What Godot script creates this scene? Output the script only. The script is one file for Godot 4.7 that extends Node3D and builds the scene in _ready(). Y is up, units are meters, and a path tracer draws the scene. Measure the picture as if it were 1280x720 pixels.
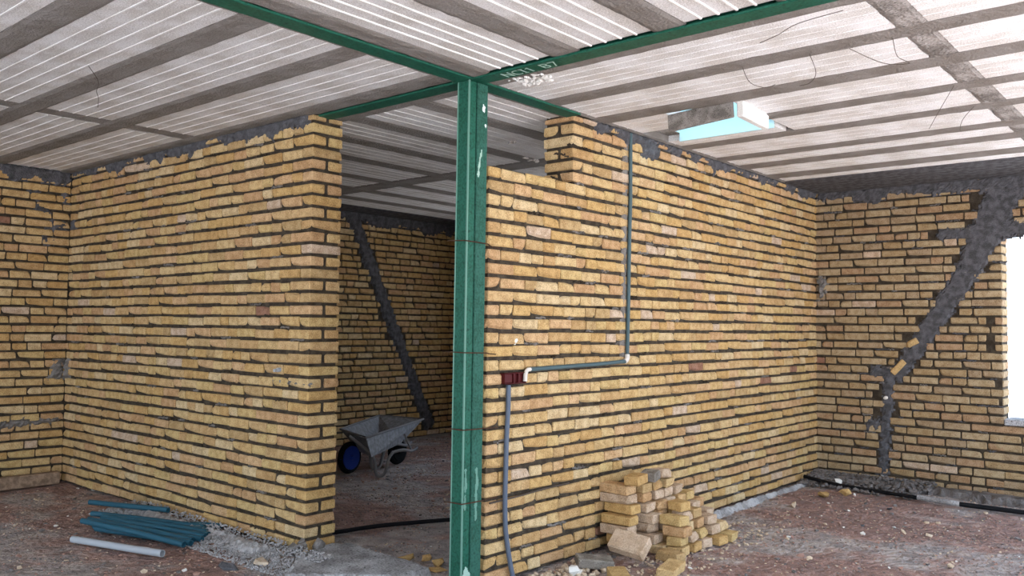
extends Node3D

# ---------- metres; x runs along the right-hand partition, -z along the left-hand partition, y up ----------
const COURSE := 0.0733
const BRICK_H := 0.0540
const SOFFIT := 2.61
const EYE := Vector3(-3.1014, 1.3463, 3.0014)
const FOCAL := 1071.95

var rng := RandomNumberGenerator.new()
var eye_right: Vector3
var eye_up: Vector3
var eye_front: Vector3
var taken := {}
var brick_materials: Array[StandardMaterial3D] = []
var brick_dull: Array[StandardMaterial3D] = []
var use_dull := false
var brick_meshes := {}          # length class -> variants
var wave := FastNoiseLite.new()
var rough_noise := FastNoiseLite.new()
var M := {}


# ---------------------------------------------------------------- geometry helper
class Geo:
	var v := PackedVector3Array()
	var n := PackedVector3Array()

	func tri(a: Vector3, b: Vector3, c: Vector3) -> void:   # counter-clockwise from outside
		var m := (b - a).cross(c - a).normalized()
		v.append(a); v.append(c); v.append(b)
		n.append(m); n.append(m); n.append(m)

	func tri_out(a: Vector3, b: Vector3, c: Vector3, centre: Vector3) -> void:
		if (b - a).cross(c - a).dot((a + b + c) / 3.0 - centre) < 0:
			tri(a, c, b)
		else:
			tri(a, b, c)

	func quad(a: Vector3, b: Vector3, c: Vector3, d: Vector3) -> void:
		tri(a, b, c); tri(a, c, d)

	func quad_out(a: Vector3, b: Vector3, c: Vector3, d: Vector3, centre: Vector3) -> void:
		tri_out(a, b, c, centre); tri_out(a, c, d, centre)

	func smooth(a: Vector3, b: Vector3, c: Vector3, na: Vector3, nb: Vector3, nc: Vector3) -> void:
		v.append(a); v.append(c); v.append(b)
		n.append(na); n.append(nc); n.append(nb)

	func box(lo: Vector3, hi: Vector3, ch := 0.0) -> void:
		var c := (lo + hi) / 2.0
		var h := (hi - lo) / 2.0
		chamfered(Transform3D(Basis(), c), h, ch)

	func chamfered(t: Transform3D, h: Vector3, ch: float, jitter := 0.0, r: RandomNumberGenerator = null, chip := 0.0) -> void:
		var p := {}
		for sx in [-1, 1]:
			for sy in [-1, 1]:
				for sz in [-1, 1]:
					var k := ch
					var j := Vector3.ZERO
					if r:
						k = ch * r.randf_range(0.6, 1.7)
						if r.randf() < chip:
							k = ch * r.randf_range(2.2, 4.5)
						j = Vector3(r.randf_range(-1, 1), r.randf_range(-1, 1), r.randf_range(-1, 1)) * jitter
					k = minf(k, minf(h.x, minf(h.y, h.z)) * 0.7)
					var s := Vector3(sx, sy, sz)
					p[[sx, sy, sz, 0]] = t * (s * (h - Vector3(0, k, k)) + j)
					p[[sx, sy, sz, 1]] = t * (s * (h - Vector3(k, 0, k)) + j)
					p[[sx, sy, sz, 2]] = t * (s * (h - Vector3(k, k, 0)) + j)
		var o := t.origin
		for a in 3:
			var b := (a + 1) % 3
			var c := (a + 2) % 3
			for s in [-1, 1]:
				var q := []
				for e in [[-1, -1], [1, -1], [1, 1], [-1, 1]]:
					var key := [0, 0, 0, a]
					key[a] = s; key[b] = e[0]; key[c] = e[1]
					q.append(p[key])
				quad_out(q[0], q[1], q[2], q[3], o)
			if ch <= 0.0:
				continue
			for e in [[-1, -1], [1, -1], [1, 1], [-1, 1]]:   # the edge along a
				var q2 := []
				for s in [-1, 1]:
					for f in ([b, c] if s < 0 else [c, b]):
						var key := [0, 0, 0, f]
						key[a] = s; key[b] = e[0]; key[c] = e[1]
						q2.append(p[key])
				quad_out(q2[0], q2[1], q2[2], q2[3], o)
		if ch > 0.0:
			for sx in [-1, 1]:
				for sy in [-1, 1]:
					for sz in [-1, 1]:
						tri_out(p[[sx, sy, sz, 0]], p[[sx, sy, sz, 1]], p[[sx, sy, sz, 2]], o)

	func tube(path: Array, radius: float, sides := 10, caps := true, hollow := 0.0) -> void:
		var rings := []
		var up := Vector3.UP
		var d0: Vector3 = (path[1] - path[0]).normalized()
		if absf(d0.dot(up)) > 0.9:
			up = Vector3.RIGHT
		for i in path.size():
			var d: Vector3 = (path[mini(i + 1, path.size() - 1)] - path[maxi(i - 1, 0)]).normalized()
			var side := d.cross(up).normalized()
			up = side.cross(d).normalized()
			var ring := []
			for k in sides:
				var a := TAU * k / sides
				ring.append([path[i] + (side * cos(a) + up * sin(a)) * radius, side * cos(a) + up * sin(a)])
			rings.append(ring)
		for i in rings.size() - 1:
			for k in sides:
				var a = rings[i][k]
				var b = rings[i][(k + 1) % sides]
				var c = rings[i + 1][(k + 1) % sides]
				var d = rings[i + 1][k]
				smooth(a[0], c[0], b[0], a[1], c[1], b[1])
				smooth(a[0], d[0], c[0], a[1], d[1], c[1])
		for e in [0, rings.size() - 1]:
			var m: Vector3 = path[e]
			var inner: Vector3 = path[1] if e == 0 else path[rings.size() - 2]
			for k in sides:
				var a: Vector3 = rings[e][k][0]
				var b: Vector3 = rings[e][(k + 1) % sides][0]
				if hollow > 0.0:     # an open end with a wall and a dark bore a few radii deep
					var ia := m + (a - m) * hollow
					var ib := m + (b - m) * hollow
					quad_out(a, b, ib, ia, inner)
					var deep := (inner - m).normalized() * radius * 4.0
					quad(ia, ib, ib + deep, ia + deep)
					tri(ia + deep, ib + deep, m + deep)
				elif caps:
					tri_out(a, b, m, inner)

	func rock(at: Vector3, size: Vector3, r: RandomNumberGenerator) -> void:
		var b := Basis.from_euler(Vector3(r.randf_range(-0.4, 0.4), r.randf() * TAU, r.randf_range(-0.4, 0.4)))
		var p := []
		for d in [Vector3(1, 0, 0), Vector3(0, 0, 1), Vector3(-1, 0, 0), Vector3(0, 0, -1)]:
			p.append(at + b * ((d + Vector3(r.randf_range(-0.3, 0.3), r.randf_range(-0.5, 0.2), r.randf_range(-0.3, 0.3))) * size))
		var q := []
		for d in [Vector3(0.7, 0.7, 0.5), Vector3(-0.6, 0.7, 0.6), Vector3(-0.6, 0.7, -0.6), Vector3(0.6, 0.7, -0.6)]:
			q.append(at + b * ((d + Vector3(r.randf_range(-0.3, 0.3), r.randf_range(-0.3, 0.3), r.randf_range(-0.3, 0.3))) * size))
		var low := at + Vector3(0, -size.y * 0.6, 0)
		for k in 4:
			var l := (k + 1) % 4
			tri_out(p[k], p[l], q[k], at)
			tri_out(p[l], q[l], q[k], at)
			tri_out(p[k], p[l], low, at)
		tri_out(q[0], q[1], q[2], at)
		tri_out(q[0], q[2], q[3], at)

	func append(arrays: Array, t: Transform3D) -> void:
		var av: PackedVector3Array = arrays[0]
		var an: PackedVector3Array = arrays[1]
		v.append_array(t * av)
		n.append_array(_turn(an, t.basis))

	func _turn(a: PackedVector3Array, b: Basis) -> PackedVector3Array:
		return Transform3D(b.orthonormalized(), Vector3.ZERO) * a


func mesh_of(parts: Array) -> ArrayMesh:      # [[Geo, material], ...]
	var m := ArrayMesh.new()
	for p in parts:
		var g: Geo = p[0]
		if g.v.is_empty():
			continue
		var a := []
		a.resize(Mesh.ARRAY_MAX)
		a[Mesh.ARRAY_VERTEX] = g.v
		a[Mesh.ARRAY_NORMAL] = g.n
		m.add_surface_from_arrays(Mesh.PRIMITIVE_TRIANGLES, a)
		m.surface_set_material(m.get_surface_count() - 1, p[1])
	return m


# ---------------------------------------------------------------- scene-tree helpers
func numbered(called: String, parent: Node) -> String:
	var key := "%d/%s" % [parent.get_instance_id(), called]
	var k: int = taken.get(key, 0)
	taken[key] = k + 1
	return called if k == 0 else "%s_%03d" % [called, k]


func put(called: String, m: Mesh, parent: Node = self, mat: Material = null) -> MeshInstance3D:
	var o := MeshInstance3D.new()
	o.mesh = m
	if mat:
		o.material_override = mat
	o.name = numbered(called, parent)
	parent.add_child(o, true)
	return o


func part(called: String, g: Geo, mat: Material, parent: Node = self) -> MeshInstance3D:
	return put(called, mesh_of([[g, mat]]), parent)


func tag(o: Node, label: String, category := "", group := "") -> Node:
	o.set_meta("label", label)
	if category:
		o.set_meta("category", category)
	if group:
		o.set_meta("group", group)
	return o


func thing(called: String, label: String, category: String, at := Vector3.ZERO, group := "") -> Node3D:
	var o := Node3D.new()
	o.name = numbered(called, self)
	add_child(o, true)
	o.position = at
	tag(o, label, category, group)
	return o


func structure(called: String, label: String, t := Transform3D()) -> Node3D:
	var o := Node3D.new()
	o.name = called
	add_child(o, true)
	o.transform = t
	o.set_meta("kind", "structure")
	o.set_meta("label", label)
	return o


func stuff(o: Node) -> Node:
	o.set_meta("kind", "stuff")
	return o


# ---------------------------------------------------------------- materials
func noise(f: float, s: int, octaves := 4) -> FastNoiseLite:
	var q := FastNoiseLite.new()
	q.seed = s
	q.frequency = f
	q.fractal_octaves = octaves
	return q


func speckle(size: int, s: int, coarse: float, fine: float, pits: float, low: float, tints: Array) -> ImageTexture:
	# a seamless grain: two noises mixed, dark pits and pale flecks; multiplies the material's colour
	var a := noise(coarse, s).get_seamless_image(size, size)
	var b := noise(fine, s + 1, 2).get_seamless_image(size, size)
	var c := noise(pits, s + 2, 2).get_seamless_image(size, size)
	var da := a.get_data(); var db := b.get_data(); var dc := c.get_data()
	var out := PackedByteArray()
	out.resize(size * size * 3)
	for i in size * size:
		var k := clampf(0.5 + (da[i] - 128) / 150.0 + (db[i] - 128) / 420.0, 0.0, 1.0)
		var col: Color = (tints[0] as Color).lerp(tints[1], k)
		var d := dc[i]
		var g := 1.0
		if d < 62:
			g = lerpf(low, 1.0, clampf((d - 40) / 22.0, 0, 1))
		g *= 1.0 + (db[i] - 128) / 900.0
		out[i * 3] = int(clampf(col.r * g, 0, 1) * 255)
		out[i * 3 + 1] = int(clampf(col.g * g, 0, 1) * 255)
		out[i * 3 + 2] = int(clampf(col.b * g, 0, 1) * 255)
	return ImageTexture.create_from_image(Image.create_from_data(size, size, false, Image.FORMAT_RGB8, out))


func bumps(size: int, s: int, f: float, strength: float) -> ImageTexture:
	var im := noise(f, s).get_seamless_image(size, size)
	im.convert(Image.FORMAT_RGBA8)
	im.bump_map_to_normal_map(strength)
	return ImageTexture.create_from_image(im)


func mat(called: String, c: Color, rough := 0.9, tex: Texture2D = null, scale := 2.0, bump: Texture2D = null, bump_scale := 1.0) -> StandardMaterial3D:
	var m := StandardMaterial3D.new()
	m.resource_name = called
	m.albedo_color = c
	m.roughness = rough
	m.metallic_specular = 0.3
	m.uv1_triplanar = true
	m.uv1_world_triplanar = true
	m.uv1_scale = Vector3.ONE * scale
	if tex:
		m.albedo_texture = tex
	if bump:
		m.normal_enabled = true
		m.normal_texture = bump
		m.normal_scale = bump_scale
	M[called] = m
	return m


func make_materials() -> void:
	var brick_tex := speckle(512, 11, 0.012, 0.09, 0.03, 0.86, [Color(0.86, 0.83, 0.79), Color(1, 1, 1)])
	var brick_bump := bumps(512, 21, 0.05, 3.0)
	var grain := speckle(512, 31, 0.01, 0.15, 0.08, 0.6, [Color(0.72, 0.71, 0.70), Color(1, 1, 1)])
	var grain_bump := bumps(512, 41, 0.06, 5.0)
	var foam_tex := speckle(512, 51, 0.006, 0.2, 0.03, 1.0, [Color(0.88, 0.865, 0.845), Color(1, 1, 1)])
	var earth := speckle(1024, 61, 0.006, 0.12, 0.04, 0.75, [Color(0.78, 0.77, 0.77), Color(1.0, 0.97, 0.95)])
	var earth_bump := bumps(512, 71, 0.04, 6.0)
	var paint_tex := speckle(512, 81, 0.008, 0.05, 0.03, 0.8, [Color(0.86, 0.9, 0.88), Color(1, 1, 1)])
	# fired clay: straw yellow, ochre, a few pinkish or pale ones
	for c in [Color(0.803, 0.679, 0.476), Color(0.788, 0.655, 0.439), Color(0.813, 0.698, 0.504), Color(0.793, 0.669, 0.486), Color(0.773, 0.635, 0.426), Color(0.822, 0.713, 0.527), Color(0.808, 0.674, 0.509), Color(0.763, 0.630, 0.444), Color(0.798, 0.689, 0.481), Color(0.768, 0.626, 0.463), Color(0.832, 0.737, 0.574), Color(0.744, 0.630, 0.453)]:
		brick_materials.append(mat("brick_clay_%d" % brick_materials.size(), c, 0.92, brick_tex, 2.0, brick_bump, 0.7))
	for c in [Color(0.70, 0.615, 0.48), Color(0.685, 0.59, 0.445), Color(0.72, 0.64, 0.51), Color(0.67, 0.585, 0.47), Color(0.69, 0.575, 0.45)]:  # duller, greyer brick set for the far right wall
		brick_dull.append(mat("brick_muted_%d" % brick_dull.size(), c, 0.94, brick_tex, 2.0, brick_bump, 0.7))
	mat("brick_red", Color(0.60, 0.45, 0.37), 0.92, brick_tex, 2.0, brick_bump, 0.8)
	mat("brick_dusty", Color(0.80, 0.71, 0.615), 0.95, brick_tex, 2.0, brick_bump, 0.8)
	mat("brick_grey", Color(0.60, 0.57, 0.53), 0.95, grain, 2.0, grain_bump, 0.8)
	mat("mortar", Color(0.32, 0.285, 0.24), 0.95, grain, 2.5, grain_bump, 1.0)
	mat("mortar_pale", Color(0.56, 0.54, 0.52), 0.95, grain, 2.5, grain_bump, 1.0)
	mat("mortar_dark", Color(0.41, 0.41, 0.425), 0.95, grain, 2.5, grain_bump, 1.2)
	mat("joist", Color(0.555, 0.535, 0.515), 0.93, foam_tex, 1.6, grain_bump, 0.8)
	mat("slab", Color(0.66, 0.64, 0.62), 0.93, grain, 1.0, grain_bump, 0.8)
	mat("foam", Color(0.91, 0.905, 0.90), 0.9, foam_tex, 1.1, grain_bump, 0.25)
	mat("foam_lit", Color(0.945, 0.945, 0.945), 0.9, foam_tex, 1.1)  # paler copy for the right bay, its stronger light put into the colour
	mat("foam_edge", Color(0.945, 0.94, 0.935), 0.88, foam_tex, 1.4)
	mat("foam_clean", Color(0.97, 0.97, 0.96), 0.85, foam_tex, 1.7)
	mat("green", Color(0.135, 0.365, 0.295), 0.5, paint_tex, 2.0, brick_bump, 0.15)
	mat("green_dull", Color(0.19, 0.375, 0.32), 0.65, paint_tex, 2.0, brick_bump, 0.2)
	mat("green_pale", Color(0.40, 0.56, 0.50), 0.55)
	mat("chalk", Color(0.62, 0.74, 0.68), 0.9)
	mat("white_paint", Color(0.86, 0.90, 0.88), 0.8)
	mat("rust", Color(0.36, 0.26, 0.20), 0.8, grain, 6.0)
	mat("wire", Color(0.33, 0.29, 0.26), 0.7)
	mat("earth", Color(1, 1, 1), 0.97, earth, 0.9, earth_bump, 1.6)
	M.earth.vertex_color_use_as_albedo = true
	mat("earth_grey", Color(0.52, 0.50, 0.49), 0.97, grain, 1.4, earth_bump, 1.0)
	mat("ground", Color(0.80, 0.81, 0.825), 0.97, earth, 0.3)
	mat("sand_grey", Color(0.78, 0.775, 0.775), 0.97, grain, 3.0, earth_bump, 0.6)
	mat("cement", Color(0.74, 0.74, 0.745), 0.93, grain, 0.8, grain_bump, 0.3)
	mat("chip_pale", Color(0.86, 0.79, 0.70), 0.95, brick_tex, 4.0)
	mat("chip_pink", Color(0.74, 0.60, 0.55), 0.95, brick_tex, 4.0)
	mat("chip_grey", Color(0.56, 0.54, 0.53), 0.95, grain, 4.0)
	mat("chip_white", Color(0.88, 0.87, 0.84), 0.9)
	mat("conduit", Color(0.30, 0.375, 0.39), 0.5)
	mat("conduit_blue", Color(0.36, 0.40, 0.46), 0.5)
	mat("teal_pipe", Color(0.17, 0.345, 0.41), 0.45)
	mat("pale_pipe", Color(0.66, 0.68, 0.70), 0.5)
	mat("white_plastic", Color(0.86, 0.83, 0.79), 0.5)
	mat("maroon", Color(0.30, 0.09, 0.10), 0.5)
	mat("black_hose", Color(0.075, 0.08, 0.095), 0.55)
	mat("steel", Color(0.62, 0.625, 0.64), 0.55, grain, 4.0)
	mat("tray_inside", Color(0.33, 0.33, 0.34), 0.7, grain, 4.0)
	mat("tube", Color(0.50, 0.49, 0.49), 0.55)
	mat("rubber", Color(0.045, 0.045, 0.05), 0.85)
	mat("blue_hub", Color(0.14, 0.24, 0.58), 0.4)
	mat("board", Color(0.66, 0.56, 0.47), 0.85, grain, 3.0)
	mat("cyan_sheet", Color(0.80, 0.925, 0.945), 0.6)
	mat("cyan_light", Color(0.80, 0.935, 0.95), 0.6)
	M.cyan_light.backlight_enabled = true
	M.cyan_light.backlight = Color(0.9, 0.97, 1.0)
	mat("form_board", Color(0.60, 0.575, 0.55), 0.85, grain, 2.0)


# ---------------------------------------------------------------- bricks
func make_bricks() -> void:
	var r := RandomNumberGenerator.new()
	r.seed = 77
	for l in [205, 150, 100]:
		var set_ := []
		for k in 5:
			var g := Geo.new()
			g.chamfered(Transform3D(), Vector3(l / 2000.0, BRICK_H / 2, 0.05), 0.0042, 0.0016, r, 0.16)
			set_.append([mesh_of([[g, null]]), g])
		brick_meshes[l] = set_


func seen_size(p: Vector3) -> float:     # rough size on the picture; 0 outside the frame
	var d := p - EYE
	var w := d.dot(eye_front)
	if w < 0.3:
		return 0.0
	var u := d.dot(eye_right) / w * FOCAL
	var v := d.dot(eye_up) / w * FOCAL
	if absf(u) > 650 or absf(v) > 370:
		return 0.0
	return 1.0 / w


# todo: [[xform in wall space, length class, material], ...] -> up to 300 bricks as parts, the rest joined
func lay(root: Node3D, todo: Array, most := 300) -> void:
	var scored := []
	for k in todo.size():
		scored.append([seen_size(root.transform * (todo[k][0] as Transform3D).origin), k])
	scored.sort_custom(func(a, b): return a[0] > b[0] if a[0] != b[0] else a[1] < b[1])
	var rest := {}
	for i in scored.size():
		var b = todo[scored[i][1]]
		var set_: Array = brick_meshes[b[1]]
		var variant: Array = set_[(scored[i][1] * 7 + 3) % set_.size()]
		if i < most and scored[i][0] > 0.0:
			var o := put("brick", variant[0], root, b[2])
			o.transform = b[0]
		else:
			if not rest.has(b[2]):
				rest[b[2]] = Geo.new()
			(rest[b[2]] as Geo).append([variant[1].v, variant[1].n], b[0])
	var parts := []
	for m in rest:
		parts.append([rest[m], m])
	if parts.size():
		stuff(put("brickwork", mesh_of(parts), root))


func clay() -> StandardMaterial3D:
	var x := rng.randf()
	if x < 0.005:
		return M.brick_red
	if x < 0.03:
		return M.brick_dusty
	if use_dull:
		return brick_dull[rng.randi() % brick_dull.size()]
	return brick_materials[rng.randi() % brick_materials.size()]


# one face of running courses in wall space (x along, y up, z out of the face)
func courses(s0: float, s1: float, y_from: int, y_to: int, joint: float, skip: Callable, lead := [], top := 99.0, sag := 0.006, phase := 0.0) -> Array:
	var todo := []
	for k in range(y_from, y_to):
		var y := k * COURSE + 0.0085 + BRICK_H / 2
		var s := s0
		if lead.size():
			s += lead[k % 2]
		else:
			s += -0.09 * rng.randf()
		while s < s1 - 0.03:
			var x := rng.randf()
			var l := 205 if x < 0.5 else (150 if x < 0.68 else 100)
			var left := s1 - s
			if left < 0.21:
				l = 205 if left > 0.18 else (150 if left > 0.125 else 100)
			var len := l / 1000.0
			var stretch := rng.randf_range(0.96, 1.04)
			if left < len * 1.04 + 0.03:
				stretch = clampf(left / len, 0.6, 1.2)
			var c := s + len * stretch / 2
			var dy := wave.get_noise_2d(c * 55 + phase * 300, k * 23.0) * sag + rng.randf_range(-0.0012, 0.0012)
			var places := [[c, stretch, l]]
			if skip.call(c, y, len):     # leave the slot open, fitting half bricks on either side of it
				places.clear()
				for e in [[s + 0.03, 0.55], [s + 0.05, 0.95], [s + len * stretch - 0.05, 0.95], [s + len * stretch - 0.03, 0.55]]:
					if l > 100 and not skip.call(e[0], y, 0.1 * e[1]) and (places.is_empty() or (absf(places[-1][0] - e[0]) > 0.11)):
						places.append([e[0], e[1], 100])
			for place in places:
				var b := Basis.from_euler(Vector3(rng.randf_range(-0.012, 0.012), rng.randf_range(-0.018, 0.018), rng.randf_range(-0.01, 0.01)))
				var yscale := rng.randf_range(0.94, 1.07)
				var yy := y + dy
				if yy + BRICK_H / 2 > top:      # cut to fit under the ceiling
					yscale = (top - (yy - BRICK_H / 2)) / BRICK_H
					yy = (yy - BRICK_H / 2 + top) / 2
				if yscale > 0.25:
					todo.append([Transform3D(b.scaled_local(Vector3(place[1], yscale, 1)), Vector3(place[0], yy, -0.05 + rng.randf_range(-0.0035, 0.003))), place[2], clay()])
			s += len * stretch + joint * rng.randf_range(0.5, 1.6)
	return todo


# an irregular skin of mortar, plaster or spoil: thick inside the outline, thinning out to nothing at its edge
func patch(parent: Node, called: String, outline: PackedVector2Array, thick: float, material: Material, t := Transform3D(), cell := 0.02, ragged := 0.02, base := -0.013, rim := 0.03, s := 1, lumpy := 0.45) -> MeshInstance3D:
	var lo := outline[0]; var hi := outline[0]
	for q in outline:
		lo = lo.min(q); hi = hi.max(q)
	lo -= Vector2.ONE * ragged * 1.5; hi += Vector2.ONE * ragged * 1.5
	var nx := int((hi.x - lo.x) / cell) + 2
	var ny := int((hi.y - lo.y) / cell) + 2
	var h := PackedFloat32Array(); h.resize(nx * ny)
	var closed := outline.duplicate(); closed.append(outline[0])
	for j in ny:
		for i in nx:
			var q := lo + Vector2(i, j) * cell
			var d := 1e9
			for e in closed.size() - 1:
				d = minf(d, q.distance_to(Geometry2D.get_closest_point_to_segment(q, closed[e], closed[e + 1])))
			if not Geometry2D.is_point_in_polygon(q, outline):
				d = -d
			d += rough_noise.get_noise_2d(q.x * 900 + s * 77, q.y * 900) * ragged * 1.6
			h[j * nx + i] = -1.0 if d <= 0 else base + (thick - base) * smoothstep(0.0, rim, d) + rough_noise.get_noise_2d(q.x * 2600 + s * 31, q.y * 2600 + 500) * absf(thick) * lumpy * smoothstep(0.0, rim, d)
	var g := Geo.new()
	for j in ny - 1:
		for i in nx - 1:
			var k := [h[j * nx + i], h[j * nx + i + 1], h[(j + 1) * nx + i + 1], h[(j + 1) * nx + i]]
			var inside := 0
			for x in k:
				inside += int(x > -0.9)
			if inside < 2:
				continue
			var p := []
			for e in 4:
				var q := lo + Vector2(i + [0, 1, 1, 0][e], j + [0, 0, 1, 1][e]) * cell
				p.append(t * Vector3(q.x, q.y, k[e] if k[e] > -0.9 else base))
			g.quad(p[0], p[1], p[2], p[3])
	return part(called, g, material, parent)


func poly(a: Array) -> PackedVector2Array:
	var o := PackedVector2Array()
	for q in a:
		o.append(Vector2(q[0], q[1]))
	return o


func strip(a: Vector2, b: Vector2, wa: float, wb: float) -> PackedVector2Array:
	var n := (b - a).orthogonal().normalized()
	return PackedVector2Array([a - n * wa / 2, b - n * wb / 2, b + n * wb / 2, a + n * wa / 2])


func far_side(root: Node3D, s0: float, s1: float, k0: int, k1: int, thick: float, top: float) -> void:   # the face that looks into the other room
	var turn := Transform3D(Basis(Vector3.UP, PI), Vector3(0, 0, -thick))
	var todo := []
	for b in courses(-s1, -s0, k0, k1, 0.006, func(_s, _y, _l): return false, [], top, 0.005, 8.0):
		todo.append([turn * (b[0] as Transform3D), b[1], b[2]])
	lay(root, todo, 0)


func smears(root: Node3D, s0: float, s1: float, count: int, s: int, tone: Material) -> void:   # mortar squeezed out of the joints
	var r := RandomNumberGenerator.new()
	r.seed = s
	var g := Geo.new()
	for i in count:
		var x := r.randf_range(s0, s1)
		var k := r.randi_range(1, 34)
		var y := k * COURSE + wave.get_noise_2d(x * 55, k * 23.0) * 0.005
		var w := r.randf_range(0.02, 0.12)
		var n := int(w / 0.012) + 2
		for j in n:
			g.rock(Vector3(x + j * 0.012, y + r.randf_range(-0.006, 0.004), -0.004 + r.randf_range(-0.004, 0.003)), Vector3(r.randf_range(0.008, 0.015), r.randf_range(0.006, 0.011), r.randf_range(0.004, 0.008)), r)
	stuff(part("mortar_smear", g, tone, root))


func top_mortar(root: Node3D, s0: float, s1: float, y0: float, y1: float, s: int) -> void:
	var pts := []
	var n := int((s1 - s0) / 0.09)
	for i in n + 1:
		pts.append(Vector2(lerpf(s0, s1, i / float(n)), y0 + rough_noise.get_noise_2d(i * 37.0, s * 100) * 0.11))
	pts.append(Vector2(s1, y1)); pts.append(Vector2(s0, y1))
	patch(root, "mortar_fillet", PackedVector2Array(pts), 0.012, M.mortar_dark, Transform3D(), 0.016, 0.022, -0.013, 0.02, s)


# ---------------------------------------------------------------- ceiling pieces
func foam_panel(root: Node, along_z: bool, a0: float, a1: float, b0: float, b1: float, face := "foam", tall := 0.003) -> void:
	var g := Geo.new(); var w := Geo.new()
	var y := SOFFIT + 0.004
	var f := func(a: float, yy: float, b: float) -> Vector3: return Vector3(a, yy, b) if along_z else Vector3(b, yy, a)
	var prof := [[a0 + 0.003, y + 0.05, 0], [a0 + 0.003, y, 0]]
	var lines := maxi(1, roundi((a1 - a0) / 0.087) - 1)
	for k in lines:
		var m := a0 + (a1 - a0) * (k + 1.0) / (lines + 1.0)
		prof.append_array([[m - 0.006, y, 0], [m - 0.004, y - tall, 1], [m + 0.004, y - tall, 1], [m + 0.006, y, 1]])
	prof.append_array([[a1 - 0.003, y, 0], [a1 - 0.003, y + 0.05, 0]])
	var c: Vector3 = f.call((a0 + a1) / 2, y + 0.2, (b0 + b1) / 2)
	for k in prof.size() - 1:
		var p = prof[k]; var q = prof[k + 1]
		(w if q[2] == 1 else g).quad_out(f.call(p[0], p[1], b0), f.call(q[0], q[1], b0), f.call(q[0], q[1], b1), f.call(p[0], p[1], b1), c)
	for b in [b0, b1]:
		g.quad_out(f.call(a0 + 0.003, y, b), f.call(a1 - 0.003, y, b), f.call(a1 - 0.003, y + 0.05, b), f.call(a0 + 0.003, y + 0.05, b), c)
	put("foam_panel", mesh_of([[g, M[face]], [w, M.foam_lit if face == "foam_lit" else (M.foam_clean if tall > 0.005 else M.foam_edge)]]), root)


func ragged_bar(root: Node, called: String, along_z: bool, a0: float, a1: float, b0: float, b1: float, material: Material, low := SOFFIT, s := 0) -> void:
	# a cast bar whose soffit edge wanders and sheds drips
	var g := Geo.new()
	var n := maxi(2, int(absf(b1 - b0) / 0.05))
	var rows := []
	for i in n + 1:
		var b := lerpf(b0, b1, i / float(n))
		var e0 := rough_noise.get_noise_2d(b * 400, s * 91.0) * 0.014
		var e1 := rough_noise.get_noise_2d(b * 400, s * 91.0 + 400) * 0.008
		var d := rough_noise.get_noise_2d(b * 900, s * 13.0 + 800) * 0.004
		var row := []
		for q in [[a0 - 0.002, low + 0.06], [a0 + e0, low + d * 0.3 + 0.002], [a0 + 0.025, low - 0.004 + d], [(a0 + a1) / 2, low - 0.003 - d], [a1 - 0.02, low - 0.003 + d], [a1 + e1, low + 0.003], [a1 + 0.002, low + 0.06]]:
			row.append(Vector3(q[0], q[1], b) if along_z else Vector3(b, q[1], q[0]))
		rows.append(row)
	var c := Vector3((a0 + a1) / 2, low + 0.6, 0) if along_z else Vector3(0, low + 0.6, (a0 + a1) / 2)
	for i in n:
		for k in 6:
			var m: Vector3 = c
			if along_z: m.z = (rows[i][k] as Vector3).z
			else: m.x = (rows[i][k] as Vector3).x
			g.quad_out(rows[i][k], rows[i][k + 1], rows[i + 1][k + 1], rows[i + 1][k], m)
	part(called, g, material, root)


func _ready() -> void:
	rng.seed = 2024
	wave.seed = 5; wave.frequency = 0.02
	rough_noise.seed = 9; rough_noise.frequency = 0.02; rough_noise.fractal_octaves = 4
	# ---- camera, sky, sun, exposure
	var yaw := 0.7052; var pitch := 0.0440; var roll := 0.0106
	eye_front = Vector3(cos(yaw) * cos(pitch), sin(pitch), -sin(yaw) * cos(pitch))
	var r0 := eye_front.cross(Vector3.UP).normalized()
	var u0 := r0.cross(eye_front)
	eye_right = r0 * cos(roll) + u0 * sin(roll)
	eye_up = u0 * cos(roll) - r0 * sin(roll)
	var cam := Camera3D.new()
	cam.name = "camera"
	cam.transform = Transform3D(Basis(eye_right, eye_up, -eye_front), EYE)
	cam.fov = rad_to_deg(2 * atan(360.0 / FOCAL))
	cam.near = 0.05; cam.far = 300
	add_child(cam)
	cam.current = true
	var sky := ProceduralSkyMaterial.new()
	sky.sky_top_color = Color(0.74, 0.85, 0.99)
	sky.sky_horizon_color = Color(0.90, 0.95, 1.0)
	sky.sky_curve = 0.25
	sky.ground_bottom_color = Color(0.55, 0.52, 0.48)
	sky.ground_horizon_color = Color(0.80, 0.80, 0.80)
	sky.sky_energy_multiplier = 1.0
	var env := Environment.new()
	env.background_mode = Environment.BG_SKY
	env.sky = Sky.new()
	env.sky.sky_material = sky
	env.background_energy_multiplier = 2.6
	env.tonemap_mode = Environment.TONE_MAPPER_LINEAR
	env.tonemap_exposure = 1.75
	env.sdfgi_enabled = true; env.ssao_enabled = true; env.ssil_enabled = true
	var we := WorldEnvironment.new()
	we.name = "world_environment"
	we.environment = env
	add_child(we)
	var sun := DirectionalLight3D.new()      # high, behind the camera: it only reaches the ground outside and the edge of the floor
	sun.name = "sun"
	sun.light_color = Color(1.0, 0.985, 0.965)
	sun.light_energy = 5.0
	sun.light_angular_distance = 0.6
	sun.shadow_enabled = true
	add_child(sun)
	sun.look_at_from_position(Vector3(-3, 19, 10), Vector3.ZERO)

	make_materials()
	make_bricks()
	build_floor()
	build_ceiling()
	build_walls()
	build_frame()
	build_conduits()
	build_heap()
	build_wheelbarrow()
	build_floor_things()
	build_hanging_wires()


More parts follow.
